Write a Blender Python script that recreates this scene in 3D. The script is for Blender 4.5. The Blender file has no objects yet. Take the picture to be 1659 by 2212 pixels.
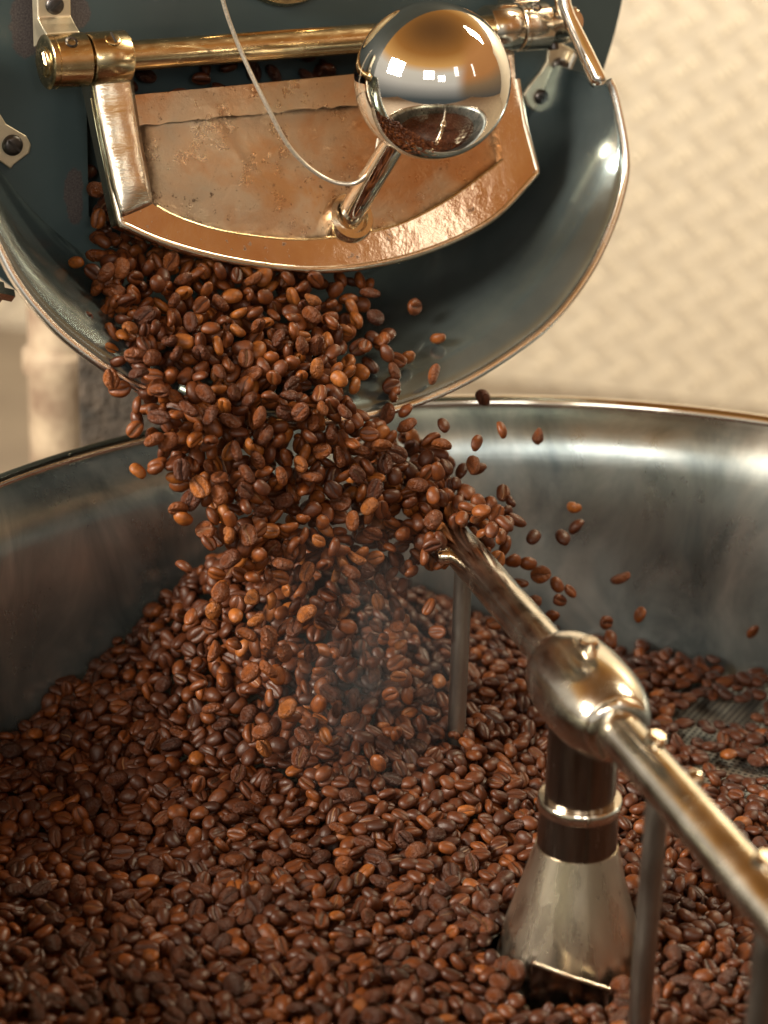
import bpy, bmesh, math, random
import numpy as np
from math import sin, cos, radians, pi, sqrt, atan2
from mathutils import Vector, Matrix
from mathutils.geometry import tessellate_polygon

random.seed(7)
rng = np.random.default_rng(11)
scene = bpy.context.scene
COL = scene.collection

# ------------------------------------------------------------------ camera
W0, H0 = 1659.0, 2212.0            # pixel units used for measuring the photograph
FPX = 4900.0
PITCH, ROLL, PSI = radians(22), radians(1.7), radians(30)
ZB = 0.75                          # height of the bean bed above the workshop floor
CAM = np.array([0, 0, ZB + .648])
FW = np.array([0, cos(PITCH), -sin(PITCH)])
U0 = np.array([0, sin(PITCH), cos(PITCH)])
R0 = np.array([1., 0, 0])
RT = cos(ROLL) * R0 + sin(ROLL) * U0
UP = cos(ROLL) * U0 - sin(ROLL) * R0
cd = bpy.data.cameras.new('camera')
cam = bpy.data.objects.new('camera', cd)
COL.objects.link(cam)
m = Matrix.Identity(4)
for i in range(3):
    m[i][0], m[i][1], m[i][2], m[i][3] = RT[i], UP[i], -FW[i], CAM[i]
cam.matrix_world = m
cd.sensor_fit = 'HORIZONTAL'
cd.sensor_width = 24.0
cd.lens = FPX / W0 * 24.0
cd.clip_start, cd.clip_end = .02, 60
cd.dof.use_dof = True
cd.dof.focus_distance = 1.28
cd.dof.aperture_fstop = 4.8
scene.camera = cam

# ------------------------------------------------------------------ light
world = bpy.data.worlds.new('World')
scene.world = world
world.use_nodes = True
wn, wl = world.node_tree.nodes, world.node_tree.links
bg = wn['Background']
tc = wn.new('ShaderNodeTexCoord')
sx = wn.new('ShaderNodeSeparateXYZ')
mr = wn.new('ShaderNodeMapRange')
mr.inputs[1].default_value, mr.inputs[2].default_value = -1, 1
cr = wn.new('ShaderNodeValToRGB')
el = cr.color_ramp.elements
el[0].position, el[0].color = 0.0, (.05, .06, .062, 1)
el[1].position, el[1].color = 1.0, (.20, .09, .03, 1)
for p, c in ((.36, (.10, .115, .115, 1)), (.46, (.42, .40, .36, 1)), (.55, (.84, .78, .68, 1)), (.68, (.98, .90, .76, 1)), (.76, (.98, .52, .16, 1)), (.87, (.50, .21, .05, 1))):
    e = el.new(p); e.color = c
wl.new(tc.outputs['Generated'], sx.inputs[0])
wl.new(sx.outputs['Z'], mr.inputs[0])
wl.new(mr.outputs[0], cr.inputs[0])
sm_ = wn.new('ShaderNodeMapRange'); sm_.interpolation_type = 'SMOOTHSTEP'
sm_.inputs[1].default_value, sm_.inputs[2].default_value = .50, .80
wl.new(sx.outputs['X'], sm_.inputs[0])
cr2 = wn.new('ShaderNodeValToRGB'); wl.new(mr.outputs[0], cr2.inputs[0])
e2 = cr2.color_ramp.elements
e2[0].position, e2[0].color = .36, (.08, .085, .08, 1)
e2[1].position, e2[1].color = 1., (.42, .16, .035, 1)
for p, c in ((.50, (.34, .22, .12, 1)), (.60, (.66, .29, .10, 1)), (.78, (.74, .33, .11, 1))):
    e = e2.new(p); e.color = c
mx = wn.new('ShaderNodeMix'); mx.data_type = 'RGBA'
wl.new(sm_.outputs[0], mx.inputs[0]); wl.new(cr.outputs[0], mx.inputs[6]); wl.new(cr2.outputs[0], mx.inputs[7])
wl.new(mx.outputs[2], bg.inputs[0])
bg.inputs[1].default_value = .57

def area(name, loc, aim, size, energy, color):
    l = bpy.data.lights.new(name, 'AREA')
    l.shape = 'RECTANGLE'; l.size, l.size_y = size
    l.energy = energy; l.color = color
    o = bpy.data.objects.new(name, l); COL.objects.link(o)
    o.location = loc
    o.rotation_euler = (Vector(aim) - Vector(loc)).to_track_quat('-Z', 'Y').to_euler()
    return o
area('window_light', (-2.0, .1, 2.05), (-.05, 1.25, .95), (1.0, .8), 125, (1, .89, .74))
area('window_light', (-.35, -2.1, 2.3), (0, 1.2, 1.0), (.9, .7), 16, (1, .94, .84))
area('window_light', (.75, -2.0, 2.0), (0, 1.2, 1.0), (.55, .45), 8, (1, .95, .88))
area('reflection_lamp', (1.98, .30, 1.92), (0, 1.3, 1.07), (.05, .6), .30, (1, .93, .82))  # added strip lamp, puts a white streak into the door's reflection
area('reflection_lamp', (1.30, -.52, 2.05), (0, 1.3, 1.07), (.22, .5), .75, (1, .93, .82))  # second added lamp, unseen, varies what the metal reflects
area('wall_fill', (1.9, 2.2, 3.1), (1.2, 4.0, 1.0), (1.2, .6), 108, (1, .87, .62))  # unseen lamp added to brighten the tread wall
scene.view_settings.view_transform = 'Standard'
scene.view_settings.look = 'None'
scene.view_settings.gamma = 1
scene.view_settings.use_curve_mapping = False
scene.view_settings.exposure = .32
scene.cycles.max_bounces = 7
scene.cycles.glossy_bounces = 5
scene.cycles.use_denoising = True
scene.cycles.caustics_reflective = False

# ------------------------------------------------------------------ geometry helpers
def ray(px, py):
    return FW + RT * ((px - W0 / 2) / FPX) - UP * ((py - H0 / 2) / FPX)
def on_plane(px, py, p, nrm):
    d = ray(px, py)
    return CAM + d * (np.dot(np.asarray(p) - CAM, nrm) / np.dot(d, nrm))
def at_depth(px, py, z):
    return CAM + ray(px, py) * z
def project(P):
    d = np.asarray(P) - CAM
    z = d @ FW
    return W0 / 2 + FPX * (d @ RT) / z, H0 / 2 - FPX * (d @ UP) / z, z

HUB = np.array([.104, 1.017, 0.])
mr_r = np.array([cos(PSI), sin(PSI), 0])          # along the faceplate, to its right
mr_n = np.array([sin(PSI), -cos(PSI), 0])         # out of the faceplate
PF = HUB - mr_n * .385
def L(px, py, b):                                  # photo point -> roaster frame, b metres before the faceplate
    q = on_plane(px, py, PF + mr_n * b, mr_n)
    return Vector((float((q - PF) @ mr_r), -b, float(q[2])))
def toL(q):
    return Vector((float((q - PF) @ mr_r), float(-(q - PF) @ mr_n), float(q[2])))
def fromL(v):
    return PF + mr_r * v[0] - mr_n * v[1] + np.array([0, 0, v[2]])

def link(name, mesh, mat, parent=None, smooth=True, bevel=0, seg=2, auto=None):
    o = bpy.data.objects.new(name, mesh)
    COL.objects.link(o)
    if mat: mesh.materials.append(mat)
    if smooth:
        mesh.polygons.foreach_set('use_smooth', [True] * len(mesh.polygons))
    if auto is not None and smooth:
        try: mesh.set_sharp_from_angle(angle=radians(auto))
        except Exception: pass
    if bevel:
        b = o.modifiers.new('bevel', 'BEVEL'); b.width = bevel; b.segments = seg; b.limit_method = 'ANGLE'; b.angle_limit = radians(35)
        b.harden_normals = False
    if parent: o.parent = parent
    return o
def pyd(name, v, f, mat, parent=None, **k):
    me = bpy.data.meshes.new(name)
    me.from_pydata([tuple(map(float, p)) for p in v], [], f)
    bm = bmesh.new(); bm.from_mesh(me)
    bmesh.ops.remove_doubles(bm, verts=bm.verts, dist=1e-7)
    bmesh.ops.recalc_face_normals(bm, faces=bm.faces)
    bm.to_mesh(me); bm.free()
    return link(name, me, mat, parent, **k)
def frame_of(d):
    d = Vector(d).normalized()
    a = Vector((0, 0, 1)) if abs(d.z) < .9 else Vector((1, 0, 0))
    x = d.cross(a).normalized()
    return x, x.cross(d).normalized(), d
def tube_data(path, rad, seg=16, cap=True, round_end=False, closed=False):
    P = [Vector(p) for p in path]
    n = len(P)
    R_ = rad if isinstance(rad, (list, tuple)) else [rad] * n
    v, f = [], []
    px = None
    for i in range(n):
        if closed: d = P[(i + 1) % n] - P[i - 1]
        else: d = P[min(i + 1, n - 1)] - P[max(i - 1, 0)]
        d.normalize()
        if px is None: px = frame_of(d)[0]
        px = (px - d * px.dot(d)).normalized()
        py = d.cross(px)
        for k in range(seg):
            t = 2 * pi * k / seg
            v.append(P[i] + (px * cos(t) + py * sin(t)) * R_[i])
    last = n if closed else n - 1
    for i in range(last):
        for k in range(seg):
            a, b = i * seg + k, i * seg + (k + 1) % seg
            c, e = ((i + 1) % n) * seg + (k + 1) % seg, ((i + 1) % n) * seg + k
            f.append((a, b, c, e))
    if cap and not closed:
        f.append(tuple(range(seg))[::-1]); f.append(tuple(range((n - 1) * seg, n * seg)))
    return v, f
def tube(name, path, rad, mat, parent=None, seg=16, closed=False, **k):
    v, f = tube_data(path, rad, seg, closed=closed)
    k.setdefault('auto', 50)
    return pyd(name, v, f, mat, parent, **k)
def turned(name, origin, axis, prof, mat, parent=None, seg=40, **k):
    """prof: list of (distance along axis, radius)"""
    o = Vector(origin); x, y, d = frame_of(axis)
    v, f = [], []
    for (s, r_) in prof:
        for j in range(seg):
            t = 2 * pi * j / seg
            v.append(o + d * s + (x * cos(t) + y * sin(t)) * max(r_, 1e-5))
    for i in range(len(prof) - 1):
        for j in range(seg):
            a, b = i * seg + j, i * seg + (j + 1) % seg
            f.append((a, b, b + seg, a + seg))
    if prof[0][1] > 1e-4: f.append(tuple(range(seg)))
    if prof[-1][1] > 1e-4: f.append(tuple(range((len(prof) - 1) * seg, len(prof) * seg)))
    k.setdefault('auto', 40)
    return pyd(name, v, f, mat, parent, **k)
def plate(name, outer, holes, nrm, th, mat, parent=None, **k):
    """solid plate: outline points (front face), nrm = front normal, th = thickness behind"""
    nrm = Vector(nrm).normalized()
    loops = [[Vector(p) for p in outer]] + [[Vector(p) for p in h] for h in holes]
    pts = [p for l in loops for p in l]
    tri = tessellate_polygon(loops)
    N = len(pts)
    v = pts + [p - nrm * th for p in pts]
    f = [tuple(t) for t in tri] + [tuple(i + N for i in t[::-1]) for t in tri]
    base = 0
    for l in loops:
        c = len(l)
        for i in range(c):
            a, b = base + i, base + (i + 1) % c
            f.append((a, b, b + N, a + N))
        base += c
    k.setdefault('smooth', False)
    return pyd(name, v, f, mat, parent, **k)
def boxed(name, lo, hi, mat, parent=None, **k):
    x0, y0, z0 = lo; x1, y1, z1 = hi
    v = [(x, y, z) for x in (x0, x1) for y in (y0, y1) for z in (z0, z1)]
    f = [(0, 1, 3, 2), (4, 6, 7, 5), (0, 4, 5, 1), (2, 3, 7, 6), (0, 2, 6, 4), (1, 5, 7, 3)]
    k.setdefault('smooth', False)
    return pyd(name, v, f, mat, parent, **k)
def spline(pts, n):
    """Catmull-Rom through points, n samples"""
    P = np.array([list(p) for p in pts], float)
    P = np.vstack([2 * P[0] - P[1], P, 2 * P[-1] - P[-2]])
    seg = len(P) - 3
    out = []
    for t in np.linspace(0, seg - 1e-6, n):
        i = int(t); u = t - i
        a, b, c, d = P[i:i + 4]
        out.append(.5 * (2 * b + (c - a) * u + (2 * a - 5 * b + 4 * c - d) * u * u + (3 * b - a - 3 * c + d) * u ** 3))
    return np.array(out)
def empty(name, loc=(0, 0, 0), rz=0, label=None, cat=None, group=None, kind=None):
    o = bpy.data.objects.new(name, None); COL.objects.link(o)
    o.location = loc; o.rotation_euler = (0, 0, rz); o.empty_display_size = .02
    return tag(o, label, cat, group, kind)
def tag(o, label=None, cat=None, group=None, kind=None):
    if label: o['label'] = label
    if cat: o['category'] = cat
    if group: o['group'] = group
    if kind: o['kind'] = kind
    return o

# ------------------------------------------------------------------ materials
def nodes(name):
    mt = bpy.data.materials.new(name); mt.use_nodes = True
    nt = mt.node_tree
    return mt, nt.nodes, nt.links, nt.nodes['Principled BSDF']
def noise(N, K, scale, detail=4, rough=.55, vec=None, dist=0):
    t = N.new('ShaderNodeTexNoise'); t.inputs['Scale'].default_value = scale
    t.inputs['Detail'].default_value = detail; t.inputs['Roughness'].default_value = rough
    t.inputs['Distortion'].default_value = dist
    if vec is not None: K.new(vec, t.inputs['Vector'])
    return t.outputs['Fac']
def ramp(N, K, fac, stops):
    r_ = N.new('ShaderNodeValToRGB'); K.new(fac, r_.inputs[0])
    e = r_.color_ramp.elements
    for i, (p, c) in enumerate(stops):
        if i > 1: q = e.new(p)
        else: q = e[i]; q.position = p
        q.color = (*c, 1) if isinstance(c, tuple) else (c, c, c, 1)
    return r_.outputs[0]
def coords(N, K, stretch=(1, 1, 1)):
    t = N.new('ShaderNodeTexCoord'); mp = N.new('ShaderNodeMapping')
    mp.inputs['Scale'].default_value = stretch
    K.new(t.outputs['Object'], mp.inputs[0])
    return mp.outputs[0]
def bump(N, K, B, h, strength, dist=.001, prev=None):
    b = N.new('ShaderNodeBump'); b.inputs['Strength'].default_value = strength; b.inputs['Distance'].default_value = dist
    K.new(h, b.inputs['Height'])
    if prev is not None: K.new(prev, b.inputs['Normal'])
    K.new(b.outputs[0], B.inputs['Normal'])
    return b.outputs[0]
def mixc(N, K, fac, a, b):
    x = N.new('ShaderNodeMix'); x.data_type = 'RGBA'
    if isinstance(fac, float): x.inputs[0].default_value = fac
    else: K.new(fac, x.inputs[0])
    for s, c in ((6, a), (7, b)):
        if isinstance(c, tuple): x.inputs[s].default_value = (*c, 1)
        else: K.new(c, x.inputs[s])
    return x.outputs[2]

def metal(name, col, col2, r0, r1, nscale=30, stretch=(1, 1, 1), bstr=.05, bscale=400, bdist=.0004, spots=None, spot_scale=90, spot_at=(.66, .72)):
    mt, N, K, B = nodes(name)
    vec = coords(N, K, stretch)
    n1 = noise(N, K, nscale, 6, .6, vec, .4)
    c = ramp(N, K, n1, [(.35, col), (.68, col2)])
    rr = ramp(N, K, noise(N, K, nscale * 1.7, 5, .6, vec), [(.3, r0), (.7, r1)])
    if spots:
        s = ramp(N, K, noise(N, K, spot_scale, 5, .65, vec), [(spot_at[0], 0.), (spot_at[1], 1.)])
        c = mixc(N, K, s, c, spots)
        rr = mixc(N, K, s, rr, (.6, .6, .6))
    K.new(c, B.inputs['Base Color']); K.new(rr, B.inputs['Roughness'])
    B.inputs['Metallic'].default_value = 1
    if bstr: bump(N, K, B, noise(N, K, bscale, 5, .6, vec), bstr, bdist)
    return mt
M = {}
M['chrome'] = metal('chrome', (.88, .84, .78), (.82, .78, .71), .02, .075, 30, bstr=.012, bscale=60, bdist=.001)
M['brass'] = metal('brass', (.66, .53, .32), (.48, .37, .20), .14, .30, 60, (1, 3, 3), .06, 300, .0004, (.16, .09, .05), 110, (.66, .72))
M['nickel'] = metal('nickel', (.74, .66, .54), (.60, .52, .41), .10, .24, 40, (1, 1, 1), .05, 260, .0004, (.22, .13, .07), 160, (.70, .76))
M['door_rim'] = metal('door_rim', (.72, .61, .48), (.62, .46, .33), .05, .13, 22, (1, 1, 1), .22, 60, .0009, (.20, .12, .08), 150, (.63, .70))
M['door_arm'] = metal('door_arm', (.78, .70, .58), (.66, .58, .46), .14, .28, 30, (1, 1, 3), .35, 120, .0008)
M['tube_steel'] = metal('tube_steel', (.66, .61, .52), (.46, .41, .33), .12, .30, 40, (1, 1, 1), .05, 300, .0003, (.10, .075, .055), 60, (.64, .78))
M['pin_steel'] = metal('pin_steel', (.40, .38, .34), (.28, .26, .23), .28, .42, 60, (1, 1, .3), .1, 500, .0003)
M['rim_steel'] = metal('rim_steel', (.80, .76, .68), (.70, .64, .55), .06, .12, 20, bstr=0)
M['bead'] = metal('bead_steel', (.92, .90, .84), (.84, .81, .74), .20, .30, 20, bstr=0)
M['screw'] = metal('screw', (.11, .10, .10), (.07, .065, .06), .32, .5, 200, (1, 1, 1), .2, 600, .0003)
M['hub_dark'] = metal('hub_dark', (.25, .215, .18), (.16, .14, .12), .16, .3, 30, (4, 4, .4), .03, 200, .0003)
M['cone_steel'] = metal('cone_steel', (.74, .66, .53), (.56, .50, .40), .22, .34, 18, (3, 3, .3), .03, 300, .0003)
M['bracket'] = metal('bracket', (.80, .72, .55), (.70, .62, .46), .38, .5, 60, bstr=.06, bscale=300)

def mat_tray():
    mt, N, K, B = nodes('tray_steel')
    vec = coords(N, K, (1, 1, .55))
    n1 = noise(N, K, 16, 8, .65, vec, .8)
    c = ramp(N, K, n1, [(.34, (.20, .25, .26)), (.5, (.37, .42, .42)), (.68, (.58, .61, .58))])
    st = noise(N, K, 1, 3, .6, coords(N, K, (42, 42, 3)))
    c = mixc(N, K, ramp(N, K, st, [(.69, 0.), (.76, .55)]), c, (.62, .60, .54))
    K.new(c, B.inputs['Base Color'])
    K.new(ramp(N, K, noise(N, K, 30, 6, .6, vec), [(.3, .24), (.7, .38)]), B.inputs['Roughness'])
    B.inputs['Metallic'].default_value = 1
    B.inputs['Metallic'].default_value = .88
    a = bump(N, K, B, noise(N, K, 14, 2, .5, vec), .15, .003)
    bump(N, K, B, noise(N, K, 1, 4, .6, coords(N, K, (6, 6, 900))), .10, .0006, a)
    return mt
M['tray'] = mat_tray()
def mat_chute():
    mt, N, K, B = nodes('chute_steel')
    vec = coords(N, K)
    n1 = noise(N, K, 12, 6, .6, vec, .5)
    K.new(ramp(N, K, n1, [(.35, (.17, .225, .24)), (.7, (.27, .33, .335))]), B.inputs['Base Color'])
    K.new(ramp(N, K, noise(N, K, 26, 6, .65, vec), [(.3, .14), (.7, .26)]), B.inputs['Roughness'])
    B.inputs['Metallic'].default_value = .84
    bump(N, K, B, noise(N, K, 10, 2, .5, vec), .12, .003)
    return mt
M['chute'] = mat_chute()
def mat_paint():
    mt, N, K, B = nodes('slate_paint')
    vec = coords(N, K)
    c = ramp(N, K, noise(N, K, 9, 6, .6, vec), [(.3, (.042, .068, .074)), (.7, (.060, .090, .095))])
    w = ramp(N, K, noise(N, K, 23, 8, .7, vec, .3), [(.72, 0.), (.75, 1.)])
    g = ramp(N, K, noise(N, K, 900, 3, .7, vec), [(.35, (.045, .038, .040)), (.7, (.13, .115, .11))])
    c = mixc(N, K, w, c, g)
    for (wx, wz, wr, sxz) in WEAR:
        sub = N.new('ShaderNodeVectorMath'); sub.operation = 'SUBTRACT'; sub.inputs[1].default_value = (wx, 0, wz); K.new(vec, sub.inputs[0])
        scl = N.new('ShaderNodeVectorMath'); scl.operation = 'MULTIPLY'; scl.inputs[1].default_value = (sxz, 1, 1); K.new(sub.outputs[0], scl.inputs[0])
        ln_ = N.new('ShaderNodeVectorMath'); ln_.operation = 'LENGTH'; K.new(scl.outputs[0], ln_.inputs[0])
        dv2 = N.new('ShaderNodeMath'); dv2.operation = 'DIVIDE'; dv2.inputs[1].default_value = wr; K.new(ln_.outputs['Value'], dv2.inputs[0])
        sb = N.new('ShaderNodeMath'); sb.operation = 'ADD'; K.new(dv2.outputs[0], sb.inputs[0]); K.new(noise(N, K, 70, 6, .7, vec), sb.inputs[1])
        hf = N.new('ShaderNodeMath'); hf.operation = 'MULTIPLY'; hf.inputs[1].default_value = .5; K.new(sb.outputs[0], hf.inputs[0])
        c = mixc(N, K, ramp(N, K, hf.outputs[0], [(.60, 1.), (.65, 0.)]), c, g)
    d = ramp(N, K, noise(N, K, 260, 3, .6, vec), [(.74, 0.), (.78, .6)])
    c = mixc(N, K, d, c, (.25, .26, .25))
    K.new(c, B.inputs['Base Color'])
    B.inputs['Roughness'].default_value = .42
    bump(N, K, B, noise(N, K, 700, 4, .6, vec), .08, .0005)
    return mt
WEAR = []
for (wx_, wy_, wr_, ws_) in ((160, 425, .021, 2.6), (60, 55, .024, 1.6), (168, 30, .012, 1.2)):
    q_ = L(wx_, wy_, 0); WEAR.append((q_.x, q_.z, wr_, ws_))
M['paint'] = mat_paint()
def mat_panel():
    mt, N, K, B = nodes('door_panel')
    vec = coords(N, K)
    n1 = noise(N, K, 17, 7, .62, vec, .6)
    c = ramp(N, K, n1, [(.34, (.40, .34, .26)), (.48, (.44, .33, .23)), (.62, (.42, .23, .11))])
    pits = ramp(N, K, noise(N, K, 240, 6, .7, vec), [(.60, 0.), (.66, 1.)])
    pz = ramp(N, K, noise(N, K, 24, 4, .6, vec), [(.40, 0.), (.60, 1.)])
    mu = N.new('ShaderNodeMath'); mu.operation = 'MULTIPLY'
    K.new(pits, mu.inputs[0]); K.new(pz, mu.inputs[1])
    c = mixc(N, K, mu.outputs[0], c, (.07, .045, .03))
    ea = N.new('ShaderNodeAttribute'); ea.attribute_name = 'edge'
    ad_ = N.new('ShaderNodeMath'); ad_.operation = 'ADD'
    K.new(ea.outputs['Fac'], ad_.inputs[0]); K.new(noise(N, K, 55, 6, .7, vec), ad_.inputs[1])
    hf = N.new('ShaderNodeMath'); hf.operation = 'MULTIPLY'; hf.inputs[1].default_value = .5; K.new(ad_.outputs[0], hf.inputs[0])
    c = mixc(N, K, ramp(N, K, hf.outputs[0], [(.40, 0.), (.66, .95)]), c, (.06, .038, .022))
    K.new(c, B.inputs['Base Color'])
    rr = ramp(N, K, noise(N, K, 60, 6, .7, vec), [(.3, .22), (.7, .42)])
    K.new(rr, B.inputs['Roughness'])
    B.inputs['Metallic'].default_value = 1
    a = bump(N, K, B, noise(N, K, 420, 6, .7, vec), .45, .0008)
    bump(N, K, B, noise(N, K, 45, 5, .6, vec), .40, .003, a)
    return mt
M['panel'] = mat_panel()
def mat_plain(name, c0, c1, rough, nscale=20, bstr=.1, bscale=100, bdist=.002, metallic=0.):
    mt, N, K, B = nodes(name)
    vec = coords(N, K)
    K.new(ramp(N, K, noise(N, K, nscale, 6, .6, vec), [(.3, c0), (.7, c1)]), B.inputs['Base Color'])
    B.inputs['Roughness'].default_value = rough
    B.inputs['Metallic'].default_value = metallic
    if bstr: bump(N, K, B, noise(N, K, bscale, 5, .65, vec), bstr, bdist)
    return mt
M['void'] = mat_plain('near_black', (.010, .009, .008), (.022, .018, .015), .7, 30)  # near-black colour of the drum opening and the screw slots
M['tread'] = mat_plain('tread_aluminium', (.66, .60, .50), (.74, .68, .57), .45, 5, .1, 120, .001, .45)
M['tread_bar'] = mat_plain('tread_bar_aluminium', (.74, .67, .55), (.82, .75, .63), .36, 8, 0, metallic=.5)
M['cream'] = mat_plain('cream_paint', (.20, .13, .09), (.56, .46, .33), .5, 26, .15, 40, .004)
M['rough_dark'] = mat_plain('rough_casting', (.025, .022, .018), (.10, .075, .055), .8, 45, 1.0, 60, .012)
M['hose'] = mat_plain('hose_rubber', (.06, .065, .06), (.14, .135, .12), .5, 30)
M['concrete'] = mat_plain('concrete', (.25, .21, .17), (.34, .29, .23), .7, 4)
def mat_cable():
    mt, N, K, B = nodes('braided_steel')
    K.new(ramp(N, K, noise(N, K, 900, 2, .6, coords(N, K)), [(.3, (.42, .38, .32)), (.7, (.72, .67, .58))]), B.inputs['Base Color'])
    B.inputs['Metallic'].default_value = .8; B.inputs['Roughness'].default_value = .35
    return mt
M['cable'] = mat_cable()
def mat_sieve():
    mt, N, K, B = nodes('perforated_steel')
    vec = coords(N, K)
    v = N.new('ShaderNodeTexVoronoi'); v.inputs['Scale'].default_value = 250; v.inputs['Randomness'].default_value = 0
    v.voronoi_dimensions = '2D'
    rot = N.new('ShaderNodeMapping'); rot.inputs['Rotation'].default_value = (0, 0, .5)
    K.new(vec, rot.inputs[0]); K.new(rot.outputs[0], v.inputs['Vector'])
    f = ramp(N, K, v.outputs['Distance'], [(.30, 0.), (.36, 1.)])
    K.new(mixc(N, K, f, (.012, .011, .010), (.66, .64, .58)), B.inputs['Base Color'])
    K.new(f, B.inputs['Metallic'])
    B.inputs['Roughness'].default_value = .35
    bump(N, K, B, f, .6, .001)
    return mt
M['sieve'] = mat_sieve()
def mat_bean(name, per_object):
    mt, N, K, B = nodes(name)
    if per_object:
        oi = N.new('ShaderNodeObjectInfo'); sp = N.new('ShaderNodeSeparateColor')
        K.new(oi.outputs['Color'], sp.inputs[0]); tint = sp.outputs[0]
    else:
        at = N.new('ShaderNodeAttribute'); at.attribute_name = 'tint'; tint = at.outputs['Fac']
    t = N.new('ShaderNodeTexCoord'); NS_ = 3.6 if per_object else 300
    c = ramp(N, K, tint, [(0., (.030, .0095, .0050)), (.45, (.086, .0220, .0056)), (.8, (.195, .054, .0100)), (1., (.30, .096, .017))])
    n1 = noise(N, K, NS_, 5, .6, t.outputs['Object'])
    c = mixc(N, K, ramp(N, K, n1, [(.38, 0.), (.72, .62)]), c, (.034, .0100, .005))
    cz = N.new('ShaderNodeAttribute'); cz.attribute_name = 'crease'
    m1 = N.new('ShaderNodeMath'); m1.operation = 'MULTIPLY'; m1.inputs[1].default_value = 17.3; K.new(tint, m1.inputs[0])
    m2 = N.new('ShaderNodeMath'); m2.operation = 'FRACT'; K.new(m1.outputs[0], m2.inputs[0])
    chaff = mixc(N, K, ramp(N, K, m2.outputs[0], [(.74, 0.), (.80, 1.)]), (.022, .008, .005), (.30, .165, .075))
    c = mixc(N, K, ramp(N, K, cz.outputs['Fac'], [(.45, 0.), (1., .8)]), c, chaff)
    K.new(c, B.inputs['Base Color'])
    K.new(ramp(N, K, n1, [(.3, .36), (.7, .52)]), B.inputs['Roughness'])
    B.inputs['Specular IOR Level'].default_value = .4
    bump(N, K, B, noise(N, K, NS_ * 1.7, 4, .6, t.outputs['Object']), .45, .05 if per_object else .0006)
    return mt
M['bean'] = mat_bean('roasted_bean', True)
M['bean_mass'] = mat_bean('roasted_bean_mass', False)

# ------------------------------------------------------------------ setting
fl = boxed('floor', (-3.5, -1.5, -.05), (4.5, 5.5, 0), M['concrete']); tag(fl, kind='structure')
WY = radians(-14)
wall = empty('wall', (.85, 4.0, 0), WY, kind='structure')
boxed('tread_sheet', (-3.6, 0, 0), (3.0, .02, 2.6), M['tread'], wall)
WP = np.array([.85, 4.0, 0]); w_r = np.array([cos(WY), sin(WY), 0]); w_n = np.array([sin(WY), -cos(WY), 0])
def bar_data(c, ang, ln=.031, wd=.0078, h=.0065):
    v = []
    ns = 8
    for k in range(ns):
        t = 2 * pi * k / ns
        x, y = ln / 2 * cos(t), wd / 2 * sin(t)
        v.append((c[0] + x * cos(ang) - y * sin(ang), 0, c[1] + x * sin(ang) + y * cos(ang)))
    for k in range(ns):
        t = 2 * pi * k / ns
        x, y = ln * .34 * cos(t), wd * .22 * sin(t)
        v.append((c[0] + x * cos(ang) - y * sin(ang), -h, c[1] + x * sin(ang) + y * cos(ang)))
    f = [(k, (k + 1) % ns, ns + (k + 1) % ns, ns + k) for k in range(ns)] + [tuple(range(ns, 2 * ns))]
    return v, f
bars = []
PX_, PZ_ = .076, .083
for i in range(-26, 30):
    for j in range(0, 31):
        for half in (0, 1):
            cx, cz = i * PX_ + half * PX_ / 2, j * PZ_ + half * PZ_ / 2
            P = WP + w_r * cx + np.array([0, 0, cz])
            u, v_, z = project(P)
            if -500 < u < 2200 and -500 < v_ < 1100:
                ang = radians(42) if half == 0 else radians(-48)
                d = np.array([-sin(ang), cos(ang)])
                for q in (-2, -1, 0, 1, 2):
                    inside = (-20 < u < 1680 and -30 < v_ < 900) and (u > 1180)
                    bars.append((not inside, abs(u - 1500) + abs(v_ - 500), (cx + d[0] * q * .0116, cz + d[1] * q * .0116), ang))
bars.sort(key=lambda b: (b[0], b[1]))
bm_mesh = {}
for ang in (radians(42), radians(-48)):
    v, f = bar_data((0, 0), ang)
    me = bpy.data.meshes.new('tread_bar'); me.from_pydata(v, [], f); me.materials.append(M['tread_bar'])
    me.polygons.foreach_set('use_smooth', [True] * len(me.polygons)); bm_mesh[ang] = me
for b in bars[:300]:
    o = bpy.data.objects.new('tread_bar', bm_mesh[b[3]]); COL.objects.link(o); o.parent = wall
    o.location = (b[2][0], -.0005, b[2][1])
V, Fc = [], []
for b in bars[300:]:
    v, f = bar_data(b[2], b[3]); k = len(V)
    V += v; Fc += [tuple(i + k for i in q) for q in f]
o = pyd('tread_bars', V, Fc, M['tread_bar'], wall); o['kind'] = 'stuff'; o.location = (0, -.0005, 0)

# ------------------------------------------------------------------ roaster front
RO = empty('coffee_roaster', (float(PF[0]), float(PF[1]), 0), PSI,
           'slate painted drum roaster front with brass hinged door and polished steel chute', 'coffee roaster')
AC, ZC = .0205, ZB + .45            # axis of the drum on the faceplate
RPL, RCH = .2515, .211
def circ(cx, cz, r_, n, b, a0=0, a1=2 * pi, end=False):
    return [Vector((cx + r_ * cos(a0 + (a1 - a0) * i / (n - (1 if end else 0))), -b, cz + r_ * sin(a0 + (a1 - a0) * i / (n - (1 if end else 0))))) for i in range(n)]
op = [L(186, 175, 0), L(196, 520, 0), L(300, 600, 0)]
opl, opt = op[0].x, ZB + .392
opr = .155
hole = [Vector((opl, 0, opt)), Vector((opl, 0, ZB + .305)), Vector((opl + .03, 0, ZB + .272)), Vector((.013, 0, ZB + .258)), Vector((opr - .03, 0, ZB + .272)),
        Vector((opr, 0, ZB + .305)), Vector((opr, 0, opt))]
plate('faceplate', circ(AC, ZC, RPL, 128, 0), [hole], (0, -1, 0), .022, M['paint'], RO, bevel=.0012)
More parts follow.
